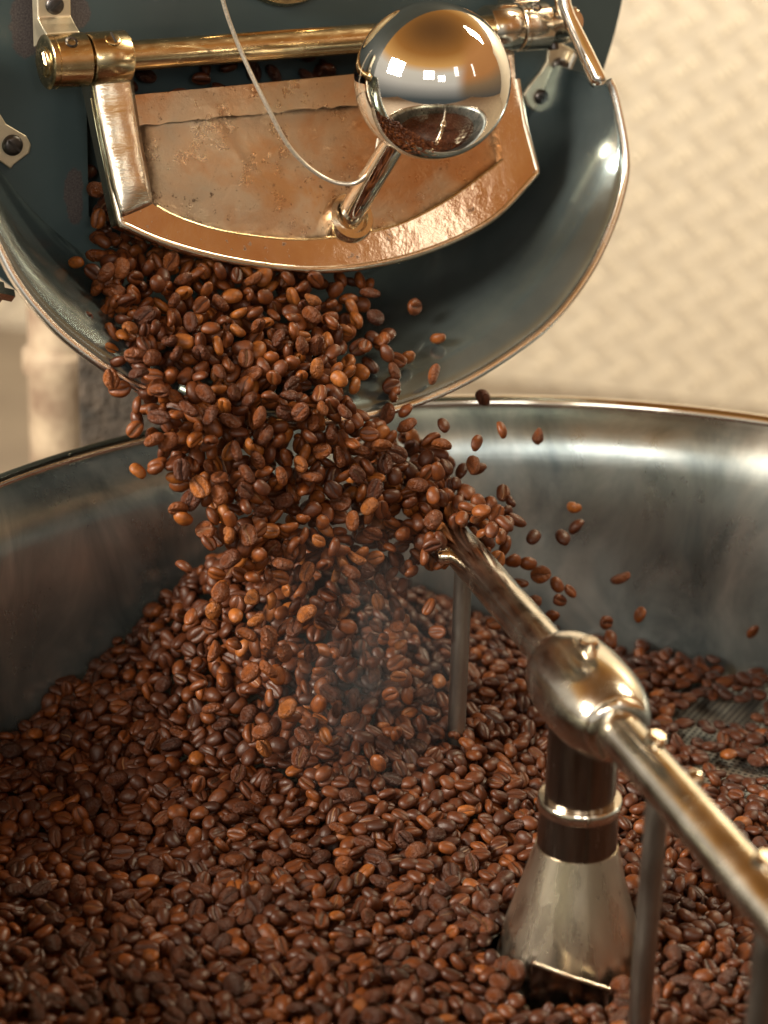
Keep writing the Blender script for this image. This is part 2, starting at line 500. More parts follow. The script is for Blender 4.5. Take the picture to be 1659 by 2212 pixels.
turned('drum_shell', (AC, .022, ZC), (0, 1, 0), [(0, .243), (.55, .243), (.55, .0)], M['paint'], RO, seg=96)
# inside of the discharge opening
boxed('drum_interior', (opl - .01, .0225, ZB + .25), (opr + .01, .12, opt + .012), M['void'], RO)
# sight glass ring above the door
sg = L(614, -150, 0)
turned('sight_glass', (sg.x, 0, sg.z), (0, -1, 0), [(0, .043), (.006, .043), (.009, .041), (.009, .036), (.004, .034), (.004, 0)], M['brass'], RO, seg=64)

# hinge shaft
SHB = .036
sh0, sh1 = L(130, 140, SHB), L(1140, 50, SHB)
SZ = (sh0.z + sh1.z) / 2
def sa(px):    # position along the shaft for a photo column
    t = (px - 130) / (1140 - 130)
    lo, hi = sh0.x, sh1.x
    for _ in range(1):
        pass
    # bisect on projected column
    a, c = lo - .1, hi + .1
    for _ in range(40):
        mid = (a + c) / 2
        u = project(fromL(Vector((mid, -SHB, SZ))))[0]
        if u < px: a = mid
        else: c = mid
    return (a + c) / 2
AX = (1, 0, 0)
turned('hinge_shaft', (sa(92), -SHB, SZ), AX, [(0, .0085), (sa(1238) - sa(92), .0085)], M['brass'], RO, seg=32, bevel=.0008)
def collar(name, p0, p1, r_, mat, groove=False):
    a0, a1 = sa(p0), sa(p1); w = a1 - a0
    pr = [(0, r_ - .0035), (0, r_ - .001), (.0008, r_)]
    if groove: pr += [(.0032, r_), (.0035, r_ - .0006), (.0040, r_ - .0006), (.0043, r_)]
    pr += [(w - .0008, r_), (w, r_ - .001), (w, r_ - .0035)]
    return turned(name, (a0, -SHB, SZ), AX, pr, mat, RO, seg=56)
def screw(px, py, b, r_, slot_ang, parent, mat='screw', h=.0025, axis=(0, -1, 0), pos=None):
    p = pos if pos is not None else L(px, py, b)
    s = turned('screw', p, axis, [(-.001, r_), (h * .5, r_), (h * .85, r_ * .86), (h, r_ * .6), (h, 0)], M[mat], parent, seg=28)
    x, y, d = frame_of(axis)
    p = Vector(p) + d * (h - .0003)
    ca, sn = cos(slot_ang), sin(slot_ang)
    e1 = (x * ca + y * sn); e2 = (y * ca - x * sn)
    w, l_ = r_ * .13, r_ * .8
    c = [p + e1 * l_ + e2 * w, p - e1 * l_ + e2 * w, p - e1 * l_ - e2 * w, p + e1 * l_ - e2 * w]
    plate('screw_slot', [q + d * .0006 for q in c], [], d, .0003, M['void'], s if s.parent is None else s)
    return s
cl = collar('bearing_collar', 97, 184, .0150, M['brass'], True)
turned('shaft_end_nut', (sa(97) - .003, -SHB, SZ), AX, [(0, .0), (0, .0068), (.001, .0078), (.004, .0078)], M['brass'], RO, seg=6, smooth=False)
cr_ = collar('bearing_collar', 1112, 1174, .0148, M['nickel'], True)
turned('shaft_end_sleeve', (sa(1176), -SHB, SZ), AX, [(0, .0118), (sa(1236) - sa(1176) - .001, .0118), (sa(1236) - sa(1176), .0108), (sa(1236) - sa(1176), 0)], M['nickel'], RO, seg=44)
def dimple(px, pz_ang, r_, parent, px_mat='void'):
    a = sa(px); rr = .0150
    d = Vector((0, -sin(pz_ang), cos(pz_ang)))
    p = Vector((a, -SHB, SZ)) + d * rr
    t = turned('set_screw_hole', p - d * .002, d, [(0, 0), (0, r_ * .8), (.0022, r_ * .8), (.0026, r_ * 1.15), (.0016, r_ * 1.25)], M['screw'], parent, seg=24)
    return t
dimple(142, radians(38), .0030, cl)
dimple(1142, radians(30), .0028, cr_)
# feet that bolt the shaft to the faceplate
def foot(pxl, pxr, mat, top, parent=RO):
    a0, a1 = sa(pxl), sa(pxr)
    prof = [(.013, SZ + .004), (.034, SZ + .012), (.0335, SZ + .0150), (.026, SZ + .0185), (.021, SZ + .0215), (.021, top), (.013, top)]
    v = [Vector((a0, -b, z)) for b, z in prof]
    return plate('shaft_bracket', v, [], (-1, 0, 0), a1 - a0, mat, parent, bevel=.0008)
fb = foot(106, 178, M['bracket'], SZ + .075)
sp_ = L(112, 11, .021)
screw(0, 0, 0, .0052, -.7, fb, pos=Vector(((sa(106) + sa(178)) / 2, -.0212, sp_.z)))
fb2 = foot(1116, 1170, M['nickel'], SZ + .075)

# ------------------------------------------------------------------ the door
dtop, dbot = Vector((0, -.030, SZ)), Vector((0, -.066, SZ - .095))
dd = (dbot - dtop).normalized()
dn = Vector((1, 0, 0)).cross(dd).normalized()
if dn.y > 0: dn = -dn
dn_w = mr_r * dn.x - mr_n * dn.y + np.array([0, 0, dn.z])
def D(px, py, off=0.):
    p0 = fromL(dtop + dn * off)
    return toL(on_plane(px, py, p0, dn_w))
door = empty('discharge_door', (0, 0, 0)); door.parent = RO
arc_o = spline([(262, 484), (330, 515), (420, 544), (520, 566), (620, 579), (710, 581), (800, 571), (900, 547), (1000, 507), (1080, 456), (1157, 373)], 44)
arc_i = spline([(338, 447), (380, 469), (460, 496), (560, 513), (650, 519), (760, 509), (860, 487), (960, 437), (1045, 377), (1086, 345)], 36)
inner = [(301, 268), (540, 246), (790, 223), (1056, 195), (1066, 235), (1077, 280), (1086, 337)] + [tuple(p) for p in arc_i[::-1]] + [(330, 440), (322, 422), (311, 345)]
uform = [(190, 150), (276, 146), (287, 203), (301, 268), (311, 345), (322, 422), (330, 440)] + [tuple(p) for p in arc_i] + [(1086, 337), (1077, 280), (1066, 235), (1056, 195), (1046, 92), (1109, 90), (1114, 172), (1131, 268), (1157, 366)] \
        + [tuple(p) for p in arc_o[::-1]] + [(258, 474), (228, 335), (203, 210)]
rimf = plate('door_frame', [D(*p) for p in uform], [], dn, .015, M['door_rim'], door, bevel=.0028, seg=4)
edge_px = [(203, 212), (228, 336), (258, 474)] + [tuple(p) for p in arc_o] + [(1157, 366), (1131, 268), (1114, 172)]
tube('door_edge', [D(float(p[0]), float(p[1]), -.0022) for p in edge_px], .0027, M['nickel'], door, seg=14)
in_px = [tuple(p) for p in arc_i]
tube('recess_edge', [D(float(p[0]), float(p[1]), -.0012) for p in in_px], .0013, M['brass'], door, seg=10)
low_edge = [(x_, 272 - (x_ - 300) * .098 + random.uniform(-3.5, 3.5)) for x_ in np.linspace(1052, 298, 46)]
plate('door_top_strip', [D(*p, -.0028) for p in [(284, 205), (540, 181), (790, 157), (1050, 129)] + low_edge], [], dn, .010, M['panel'], door, bevel=.0012, seg=2)
inner2 = [(p[0] + (-8 if p[0] < 690 else 8), p[1] + (-8 if p[1] < 330 else 8)) for p in inner]
# recessed cast panel: a dish whose edge attribute darkens the colour towards the border
def dish(poly, mat):
    P2 = np.array(poly, float)
    dense = []
    for k in range(len(P2)):
        a, b = P2[k], P2[(k + 1) % len(P2)]
        m_ = max(1, int(np.linalg.norm(b - a) / 14))
        for q in range(m_): dense.append(a + (b - a) * q / m_)
    P2 = np.array(dense); cen = np.array([690., 370.])
    nn = len(P2)
    V, E_, Fc = [], [], []
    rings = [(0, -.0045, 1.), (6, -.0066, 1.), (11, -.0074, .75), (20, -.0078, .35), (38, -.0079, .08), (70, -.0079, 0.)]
    for (ins, off, e_) in rings:
        for p in P2:
            d_ = cen - p; l_ = np.linalg.norm(d_ * np.array([.55, 1])); f_ = min(.9, ins / max(l_, 1))
            q = p + d_ * f_
            V.append(D(float(q[0]), float(q[1]), off)); E_.append(e_)
    for r_ in range(len(rings) - 1):
        for k in range(nn):
            a, b = r_ * nn + k, r_ * nn + (k + 1) % nn
            Fc.append((a, b, b + nn, a + nn))
    Fc.append(tuple(range((len(rings) - 1) * nn, len(rings) * nn)))
    me = bpy.data.meshes.new('door_panel'); me.from_pydata([tuple(p) for p in V], [], Fc)
    bm = bmesh.new(); bm.from_mesh(me); bmesh.ops.recalc_face_normals(bm, faces=bm.faces)
    bm.faces.ensure_lookup_table()
    if bm.faces[len(Fc) - 1].normal.dot(dn) < 0: bmesh.ops.reverse_faces(bm, faces=bm.faces)
    bmesh.ops.triangulate(bm, faces=[f for f in bm.faces if len(f.verts) > 4])
    bm.to_mesh(me); bm.free()
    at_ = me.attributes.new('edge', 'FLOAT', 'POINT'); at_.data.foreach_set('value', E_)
    return link('door_panel', me, mat, door)
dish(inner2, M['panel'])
# thick cast back of the door that closes on the opening
# hinge sleeves
def sleeve(p0, p1, mat):
    a0, a1 = sa(p0), sa(p1); w = a1 - a0
    return turned('hinge_sleeve', (a0, -SHB, SZ), AX, [(0, .0085), (0, .0138), (.001, .0146), (w - .001, .0146), (w, .0138), (w, .0085)], mat, door, seg=56)
sl = sleeve(189, 272, M['brass']); sleeve(1048, 1110, M['nickel'])
d38 = radians(36)
dv = Vector((0, -sin(d38), cos(d38)))
screw(0, 0, 0, .0048, 1.5, door, 'brass', .0016, dv, Vector((sa(232), -SHB, SZ)) + dv * .0142)
# arm straps laid over the frame (raised brass straps)
def strap(left, right, mat, o0, o1):
    A = spline([tuple(p) for p in left], 26); B = spline([tuple(p) for p in right], 26)
    V, Fc = [], []
    nu = 9
    for i_ in range(26):
        for j_ in range(nu):
            u = j_ / (nu - 1); p = A[i_] * (1 - u) + B[i_] * u
            off = o0 + (o1 - o0) * u + .0012 * sin(pi * u) + .00035 * sin(i_ * 1.1 + 3 * u) * sin(pi * u)
            if j_ in (0, nu - 1): off -= .0012
            off = off * min(1, (25 - i_) / 4) - (.0004 if i_ > 23 else 0)
            V.append(D(float(p[0]), float(p[1]), off))
    for i_ in range(25):
        for j_ in range(nu - 1):
            a = i_ * nu + j_; Fc.append((a, a + 1, a + nu + 1, a + nu))
    me = bpy.data.meshes.new('hinge_strap'); me.from_pydata([tuple(p) for p in V], [], Fc)
    o = link('hinge_strap', me, mat, door)
    sm_ = o.modifiers.new('thick', 'SOLIDIFY'); sm_.thickness = .003; sm_.offset = -1
    return o
strap([(190, 120), (203, 210), (229, 335), (260, 470)], [(273, 116), (285, 215), (304, 335), (324, 440)], M['door_arm'], .0008, .0030)
# handle
hb = D(748, 476, -.0055)
kn = None
hz = Vector((0, -1, 1)).normalized()
# solve rod length so that the knob centre falls where the photograph shows it
best = None
for el_ in np.linspace(25, 65, 81):
    for az in np.linspace(-14, 14, 29):
        for ln in np.linspace(.11, .19, 33):
            dv_ = Vector((sin(radians(az)) * cos(radians(el_)), -cos(radians(az)) * cos(radians(el_)), sin(radians(el_))))
            q = hb + dv_ * ln
            d_ = fromL(q) - CAM; z_ = d_ @ FW
            u_, v__ = W0 / 2 + FPX * (d_ @ RT) / z_, H0 / 2 - FPX * (d_ @ UP) / z_
            e_ = (u_ - 932) ** 2 + (v__ - 175) ** 2 + 2 * az * az + 1.0 * (el_ - 45) ** 2
            if best is None or e_ < best[0]: best = (e_, q, dv_, ln)
_, kn, rod_d, rod_l = best
turned('handle_socket', hb, dn * .6 + rod_d * .4, [(-.004, .0150), (.006, .0150), (.0085, .0136), (.0085, .0105), (.005, .0095), (.005, 0)], M['nickel'], door, seg=44)
turned('handle_rod', hb, rod_d, [(0, .0082), (rod_l - .02, .0066), (rod_l, .006)], M['chrome'], door, seg=32)
KR = .0428
turned('handle_knob', kn, rod_d, [(-KR * cos(t), KR * sin(t)) for t in np.linspace(0, pi, 49)], M['chrome'], door, seg=96, auto=None)

# ------------------------------------------------------------------ chute
def rim_b(z):
    return max(-.002, .112 * (ZB + .362 - z) / .164)
rp_px = [(0, 0), (0, 0), (-40, 120), (-66, 220), (-70, 320), (-56, 410), (-30, 480), (0, 543), (32, 604), (80, 668), (150, 738), (260, 815), (390, 877), (520, 903), (640, 912), (735, 907), (860, 882), (980, 836), (1090, 772), (1190, 695),
         (1270, 592), (1320, 490), (1347, 400), (1352, 345), (1344, 280), (1326, 200)]
pa, pb = np.array([0, -.082, ZB + .362]), np.array([0, -.130, ZB + .198])
dirp = pb - pa
pn = np.cross(np.array([1., 0, 0]), dirp); pn /= np.linalg.norm(pn)
pn_w = mr_r * pn[0] - mr_n * pn[1] + np.array([0, 0, pn[2]])
rim_raw = []
for p in rp_px:
    q = toL(on_plane(p[0], p[1], fromL(Vector(pa)), pn_w)); rim_raw.append(q)
# print('chute r', [round(math.hypot(q.x - AC, q.z - ZC), 3) for q in rim_raw])
rim_raw += [L(1314, 174, .078)]
rim_c = [Vector(p) for p in spline(rim_raw[2:], 120)]
inner_c = []
for q in rim_c:
    t = atan2(q.z - ZC, q.x - AC)
    inner_c.append(Vector((AC + RCH * cos(t), -.0005, ZC + RCH * sin(t))))
V, Fc = [], []
NS = 16
for s in range(NS + 1):
    u = s / NS
    for q, i in zip(rim_c, inner_c):
        g = pi / 2 * u
        ur, ub = .70 * u + .30 * u ** 9, u ** .97
        p = Vector((i.x + (q.x - i.x) * ur, i.y + (q.y - i.y) * ub, i.z + (q.z - i.z) * ur))
        V.append(p)
n_ = len(rim_c)
for s in range(NS):
    for k in range(n_ - 1):
        a = s * n_ + k
        Fc.append((a, a + 1, a + 1 + n_, a + n_))
me = bpy.data.meshes.new('chute'); me.from_pydata(V, [], Fc)
ch = link('chute', me, M['chute'], RO)
sm = ch.modifiers.new('thick', 'SOLIDIFY'); sm.thickness = .0016; sm.offset = 0
tube('chute_rim_bead', rim_c, .0026, M['bead'], ch, seg=14)
# brackets that bolt the chute to the faceplate
br = plate('chute_bracket', [L(*p, .0035) for p in [(1187, 101), (1211, 92), (1243, 110), (1236, 126), (1188, 236), (1180, 252), (1161, 245), (1140, 227), (1132, 206), (1144, 187), (1168, 158), (1183, 134)]], [], (0, -1, 0), .003, M['bracket'], RO, bevel=.0008)
plate('bracket_flange', [L(*p, .0085) for p in [(1243, 112), (1250, 118), (1188, 258), (1179, 254)]], [], (0, -1, 0), .0045, M['rim_steel'], br, bevel=.0012)
screw(1207, 141, .0036, .0050, 1.2, br, h=.0036); screw(1168, 209, .0036, .0049, .4, br, h=.0036)
bl = plate('chute_bracket', [L(*p, .0035) for p in [(-40, 225), (0, 245), (14, 268), (41, 284), (58, 294), (68, 314), (64, 331), (31, 356), (24, 366), (0, 349), (-50, 300)]], [], (0, -1, 0), .003, M['bracket'], RO, bevel=.0008)
screw(26, 313, .0036, .0060, .75, bl, h=.0036)
# lever on the shaft end
l0, l1 = L(1203, -70, .052), L(1217, 12, .058)
l2 = L(1297, 186, .085)
tube('lever_handle', [l0, l0.lerp(l1, .6), l1, l1.lerp(l2, .15), l1.lerp(l2, .5), l1.lerp(l2, .9), l1.lerp(l2, .97), l2], [.0052, .0052, .0050, .0042, .0050, .0056, .0050, .0026], M['chrome'], RO, seg=24, auto=None)
turned('lever_boss', (sa(1192), -SHB, SZ), (0, -1, .25), [(0, .010), (.020, .0085), (.024, .0075), (.024, 0)], M['nickel'], RO, seg=30)
turned('lever_set_screw', Vector((sa(1196), -SHB + .0, SZ - .010)), (0, -.25, -1), [(0, .0035), (.005, .0035), (.0055, .003), (.0055, 0)], M['screw'], RO, seg=20)
# bolt on the outside of the chute
bo = toL(at_depth(14, 650, 1.30))
turned('chute_bolt', bo + Vector((.006, .01, 0)), (-.8, -.4, .35), [(0, .0042), (.012, .0042), (.012, .0075), (.018, .0075), (.0185, .006), (.0185, 0)], M['nickel'], RO, seg=6, smooth=False)
# belly of the machine beneath the drum
boxed('machine_base', (.07, .08, .02), (.19, .24, ZB + .26), M['paint'], RO, bevel=.01)

# things standing in the blur left of the chute
q = at_depth(138, 850, 1.80)
c_ = turned('machine_column', (q[0], q[1], 0), (0, 0, 1), [(0, .06), (.02, .06), (.03, .030), (ZB + .07, .028), (ZB + .075, .032), (ZB + .09, .032), (ZB + .095, .027), (ZB + .36, .027)], M['cream'], None, seg=40)
tag(c_, 'cream painted steel column standing behind the roaster chute', 'column')
q = at_depth(300, 800, 1.66)
c_ = boxed('rough_casting_panel', (0, 0, 0), (.09, .05, ZB + .30), M['rough_dark'], None, bevel=.004)
c_.location = (q[0] - .045, q[1], 0)
tag(c_, 'rough dark brown cast panel beside the cream column', 'panel')
# cable
cp = [L(470, -60, .062), L(484, 10, .062), L(512, 90, .064), L(545, 165, .068), L(580, 235, .072), L(620, 310, .076), L(665, 360, .080), L(715, 391, .084)]
t_ = .036
rp = hb + rod_d * .036
for k, (aa, s_) in enumerate([(-.4, .034), (.6, .036), (1.6, .042), (2.6, .050)]):
    x, y, d = frame_of(rod_d)
    pass
cp += [L(760, 397, .090), L(786, 384, .096), L(802, 362, .098), L(812, 335, .096), L(818, 300, .092)]
c_ = tube('braided_cable', [fromL(p) for p in spline(cp, 90)], .00125, M['cable'], None, seg=10)
tag(c_, 'thin braided steel cable looping across the brass door to its knob rod', 'cable')

# ------------------------------------------------------------------ cooling tray
TR = empty('cooling_tray', (float(HUB[0]), float(HUB[1]), ZB), 0, 'large round stainless steel cooling tray filled with roasted coffee beans', 'cooling tray')
RW = .380; ZF = -.0165
wall_p = [(ZF - .03, RW + .0), (ZF, RW), (.03, RW), (.09, RW + .001), (.118, RW + .002), (.130, RW + .0045), (.140, RW + .0095), (.148, RW + .016), (.153, RW + .0225)]
V, Fc = [], []
SEG = 192
prof = [(r_, z) for z, r_ in wall_p]
outp = [(r_ + .002, z - .001) for r_, z in prof[::-1]]
full = prof + outp
for (r_, z) in full:
    for k in range(SEG):
        t = 2 * pi * k / SEG
        V.append((r_ * cos(t), r_ * sin(t), z))
nf = len(full)
for i in range(nf):
    for k in range(SEG):
        a, b = i * SEG + k, i * SEG + (k + 1) % SEG
        c, e = ((i + 1) % nf) * SEG + (k + 1) % SEG, ((i + 1) % nf) * SEG + k
        Fc.append((a, b, c, e))
pyd('tray_wall', V, Fc, M['tray'], TR, auto=60)
tube('tray_rim', [(cos(2 * pi * k / 160) * (RW + .0262), sin(2 * pi * k / 160) * (RW + .0262), .1545) for k in range(160)], .0048, M['rim_steel'], TR, seg=14, closed=True)
turned('perforated_floor', (0, 0, ZF - .004), (0, 0, 1), [(0, 0), (0, RW - .0005), (.004, RW - .0005), (.004, 0)], M['sieve'], TR, seg=128, smooth=False)
turned('tray_pedestal', (0, 0, -ZB + .001), (0, 0, 1), [(0, .2), (.02, .2), (.05, .12), (.55, .12), (ZB + ZF - .036, RW - .02), (ZB + ZF - .036, 0)], M['paint'], TR, seg=64)

# ------------------------------------------------------------------ stirrer
ST = empty('stirring_arm', (float(HUB[0]), float(HUB[1]), ZB), 0, 'polished steel stirring arm on a central hub post amid the beans', 'stirrer')
def axz(py):   # height on the hub axis for a photo row
    lo, hi = -.1, .3
    for _ in range(40):
        mid = (lo + hi) / 2
        if project(HUB + np.array([0, 0, ZB + mid]))[1] > py: lo = mid
        else: hi = mid
    return (lo + hi) / 2
z_cone0, z_cone1, z_ring, z_head = axz(2105), axz(1822), axz(1728), axz(1500)
turned('hub_skirt', (0, 0, ZF), (0, 0, 1), [(0, .0450), (z_cone0 - ZF, .0405), ((z_cone0 * .6 + z_cone1 * .4) - ZF, .0345), ((z_cone0 * .25 + z_cone1 * .75) - ZF, .0262), (z_cone1 - ZF, .0212)], M['cone_steel'], ST, seg=72)
turned('hub_sleeve', (0, 0, z_cone1 - .001), (0, 0, 1), [(0, .0208), (z_ring - z_cone1 - .002, .0202)], M['hub_dark'], ST, seg=64)
turned('hub_ring', (0, 0, z_ring - .004), (0, 0, 1), [(0, .0203), (0, .0212), (.001, .0217), (.005, .0217), (.006, .0211), (.006, .0184)], M['rim_steel'], ST, seg=64)
turned('hub_post', (0, 0, z_ring), (0, 0, 1), [(0, .0182), (z_head - z_ring - .008, .0182)], M['hub_dark'], ST, seg=56)
ang = radians(108)
ad = Vector((cos(ang), sin(ang), 0))
ah = Vector((0, 0, z_head))
# bulbous head: an egg lying along the arm
prof = []
for t in np.linspace(0, 1, 40):
    s = -.036 + .075 * t
    r_ = .0248 * (max(0, 1 - abs((s + .0) / .0490) ** 2.8)) ** .5
    prof.append((s, max(r_, .0125)))
turned('hub_head', ah, -ad, prof, M['tube_steel'], ST, seg=64, auto=None)
turned('arm_collar', ah, -ad, [(.036, .0165), (.0385, .0172), (.0415, .0166), (.043, .0145), (.043, .011)], M['rim_steel'], ST, seg=56)
ARM_R = .0112
turned('arm_tube', ah, ad, [(.020, ARM_R), (.335, ARM_R), (.3385, ARM_R * .8), (.3385, 0)], M['tube_steel'], ST, seg=48)
turned('arm_tube', ah, -ad, [(.030, ARM_R), (.335, ARM_R), (.3385, ARM_R * .8), (.3385, 0)], M['tube_steel'], ST, seg=48)
turned('head_screw', ah + Vector((0, 0, .0245)) + ad * .002, (0, 0, 1), [(0, .0052), (.004, .0052), (.0052, .004), (.0052, 0)], M['nickel'], ST, seg=26)
def along(px, py):   # distance along the arm of a photo point
    P0 = HUB + np.array([0, 0, ZB + z_head]); best = (1e9, 0)
    for s in np.linspace(-.34, .34, 681):
        u, v_, z = project(P0 + np.array([ad.x, ad.y, 0]) * s)
        e = (u - px) ** 2 + (v_ - py) ** 2
        if e < best[0]: best = (e, s)
    return best[1]
def pin(s, zbot, r_):
    p = ah + ad * s
    turned('tine', p + Vector((0, 0, -ARM_R * .9)), (0, 0, -1), [(0, r_), (p.z - ARM_R * .9 - zbot, r_), (p.z - ARM_R * .9 - zbot + .001, r_ * .7), (p.z - ARM_R * .9 - zbot + .001, 0)], M['pin_steel'], ST, seg=28)
s1 = along(1000, 1195); s2 = along(1425, 1680); s3 = along(1660, 1960)
pin(s1, -.006, .0053); pin(s2, -.01, .0056); pin(s3, -.01, .0056)
side = Vector((-ad.y, ad.x, 0))
def bolt(s, d, r_, h=.005):
    p = ah + ad * s + Vector(d).normalized() * (ARM_R - .001)
    turned('arm_bolt', p, d, [(0, r_), (h * .7, r_), (h, r_ * .7), (h, 0)], M['nickel'], ST, seg=24)
bolt(along(1395, 1640), (.35, -.1, 1), .0052, .006)
bolt(along(1450, 1700), (1, .2, .35), .0048, .006)
bolt(along(1620, 1915), (.35, -.1, 1), .0052, .006)
bolt(along(985, 1215), side, .0052, .007)
# scraper blade hanging at the skirt
sc_a, sc_b = HUB + np.array([-.030, -.035, ZB]), HUB + np.array([.018, -.047, ZB])
def near_plane(px, py):
    q_ = on_plane(px, py, HUB + np.array([0, -.047, 0]), np.array([.12, -1, 0]) / np.linalg.norm([.12, -1, 0]))
    return Vector(q_ - np.array([HUB[0], HUB[1], ZB]))
a0, a1, a2 = near_plane(1150, 2080), near_plane(1225, 2108), near_plane(1316, 2137)
tube('scraper_edge', [a0, a1, a2], .0011, M['rim_steel'], ST, seg=10)
plate('scraper_blade', [a0, a1, a2, Vector((a2.x, a2.y, ZF + .001)), Vector((a0.x, a0.y, ZF + .001))], [], (.12, -1, 0), .0016, M['hub_dark'], ST)

# ------------------------------------------------------------------ coffee beans
def bean_verts(bend, wob, lo=False, seed=0):
    """unit bean: length 1 along x, flat creased side facing -z"""
    r_ = np.random.default_rng(seed)
    if lo:
        nst = 5
        cs = [(.37, 0, 0), (.26, .22, 0), (0, .31, 0), (-.26, .22, 0), (-.37, 0, 0), (-.25, -.14, 0), (0, -.10, 1), (.25, -.14, 0)]
    else:
        nst = 9
        cs = [(.375, -.01, 0), (.33, .155, 0), (.19, .27, 0), (0, .31, 0), (-.19, .27, 0), (-.33, .155, 0), (-.375, -.01, 0),
              (-.27, -.135, 0), (-.075, -.165, .15), (0, -.02, 1), (.075, -.165, .15), (.27, -.135, 0)]
    nc = len(cs)
    v, cz = [(.5, 0, .02)], [0]
    ph = r_.uniform(0, 6.28, 4)
    for i in range(nst):
        t = pi * (i + 1) / (nst + 1)
        x = .5 * cos(t); s = sin(t) ** .80
        for (y, z, c) in cs:
            yy = y * s; zz = z * s
            if abs(y) < .1 and z < 0:
                yy = y * s + .030 * sin(x * 7 + ph[0])
                if c == 1: zz = (-.02 if s > .55 else -.12) * s
            k = 1 + wob * .5 * sin(3 * x * 2 + ph[1] + 2 * y) + wob * .5 * sin(9 * y + ph[2] + 4 * x)
            v.append((x, yy * k, zz * k + bend * (x * x * 4 - .3) * .1))
            cz.append(c * (1 if s > .4 else .3))
    v.append((-.5, 0, .02)); cz.append(0)
    f = []
    for k in range(nc):
        f.append((0, 1 + k, 1 + (k + 1) % nc))
    for i in range(nst - 1):
        for k in range(nc):
            a, b = 1 + i * nc + k, 1 + i * nc + (k + 1) % nc
            f.append((a, a + nc, b + nc, b))
    e = len(v) - 1; b0 = 1 + (nst - 1) * nc
    for k in range(nc):
        f.append((b0 + (k + 1) % nc, b0 + k, e))
    return np.array(v), f, np.array(cz, float)
VAR = [bean_verts(b, w, False, i) for i, (b, w) in enumerate([(0, .05), (.35, .08), (-.3, .07), (.1, .13), (.7, .06), (-.1, .10), (.2, .19), (-.6, .12)])]
LOW = bean_verts(0, .05, True, 3)
BL = .0119

def rot_from(z, spin):
    """rotation whose local +z is z, spun about it"""
    z = z / np.linalg.norm(z)
    a = np.array([0, 0, 1.]) if abs(z[2]) < .9 else np.array([1., 0, 0])
    x = np.cross(a, z); x /= np.linalg.norm(x); y = np.cross(z, x)
    xx = x * cos(spin) + y * sin(spin); yy = -x * sin(spin) + y * cos(spin)
    return np.stack([xx, yy, z], 1)
def rand_dir():
    v = rng.normal(size=3); return v / np.linalg.norm(v)

APEX = np.array([-.062, 1.288])
def heap(x, y):
    d = np.hypot(x - APEX[0], y - APEX[1])
    h = .112 * np.exp(-(np.maximum(d, .018) / .105) ** 1.4)
    right = 1 / (1 + np.exp(-((x - .15) + .25 * (y - 1.25)) / .03))
    back = 1 / (1 + np.exp(-(y - 1.10) / .03))
    h = h - .0105 * right * back
    h = h + .003 * np.sin(x * 31 + 1) * np.sin(y * 27 + 2) + .0022 * np.sin(x * 63 + y * 41) * (1 - right * back)
    return h
def heap_n(x, y):
    e = .004
    v = np.array([-(heap(x + e, y) - heap(x - e, y)) / (2 * e), -(heap(x, y + e) - heap(x, y - e)) / (2 * e), 1.])
    return v / np.linalg.norm(v)

beans = []     # dicts: pos, rot, size, tint, var, kind
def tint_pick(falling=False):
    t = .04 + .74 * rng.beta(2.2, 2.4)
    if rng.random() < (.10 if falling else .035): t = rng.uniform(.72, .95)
    return float(min(1, t + (.21 if falling else 0)))  # falling beans lighter: their warm side light is put into the tint
def add_bean(p, R_, kind, lo=False, t=None):
    beans.append(dict(p=np.array(p), R=R_, s=BL * rng.uniform(.86, 1.13), w=rng.uniform(.92, 1.1), t=tint_pick(kind not in ('heap', 'bed')) if t is None else t,
                      var=int(rng.integers(0, len(VAR))), kind=kind, lo=lo))
ZF_W = ZB + ZF
def lay(spacing, drop, lo, kind, jit, keepfrac=None):
    nx = int(.76 / spacing) + 2
    for i in range(nx):
        for j in range(int(nx / .866) + 2):
            x = HUB[0] - .38 + (i + .5 * (j % 2)) * spacing + rng.uniform(-jit, jit)
            y = HUB[1] - .38 + j * spacing * .866 + rng.uniform(-jit, jit)
            rr = math.hypot(x - HUB[0], y - HUB[1])
            if rr > RW - .0045: continue
            h = float(heap(x, y))
            z = ZB + h - drop
            skirt = .0425
            if rr < skirt: continue
            u, v_, d = project((x, y, z))
            if 1128 < u < 1345 and 2076 + (u - 1150) * .34 < v_ < 2185: continue
            vis = -150 < u < 1810 and 900 < v_ < 2360
            if not vis and drop > .002: continue
            thin = (ZB + h - ZF_W) < .0105
            if thin and drop > .002 or z < ZF_W + .002: continue
            if thin:
                n_h = .5 + .5 * math.sin(x * 71 + 1.3) * math.sin(y * 83 + .4) + rng.uniform(-.25, .25)
                if n_h < (.38 if x > HUB[0] + .07 else .3): continue
            z = max(z + rng.uniform(-.0024, .0030), ZF_W + .0031)
            nrm = heap_n(x, y)
            tilt = rng.normal(0, .42 if not thin else .2, 3)
            zz = nrm + tilt
            if rng.random() < .14 and not thin: zz = rand_dir() + nrm * .3
            if rng.random() < .48: zz = -zz
            add_bean((x, y, z), rot_from(zz, rng.uniform(0, 2 * pi)), kind if h > .02 else 'bed', lo or not vis)
lay(.0107, .0004, False, 'heap', .0027)
lay(.0107, .0062, False, 'heap', .0029)
lay(.0100, .0112, True, 'heap', .003)

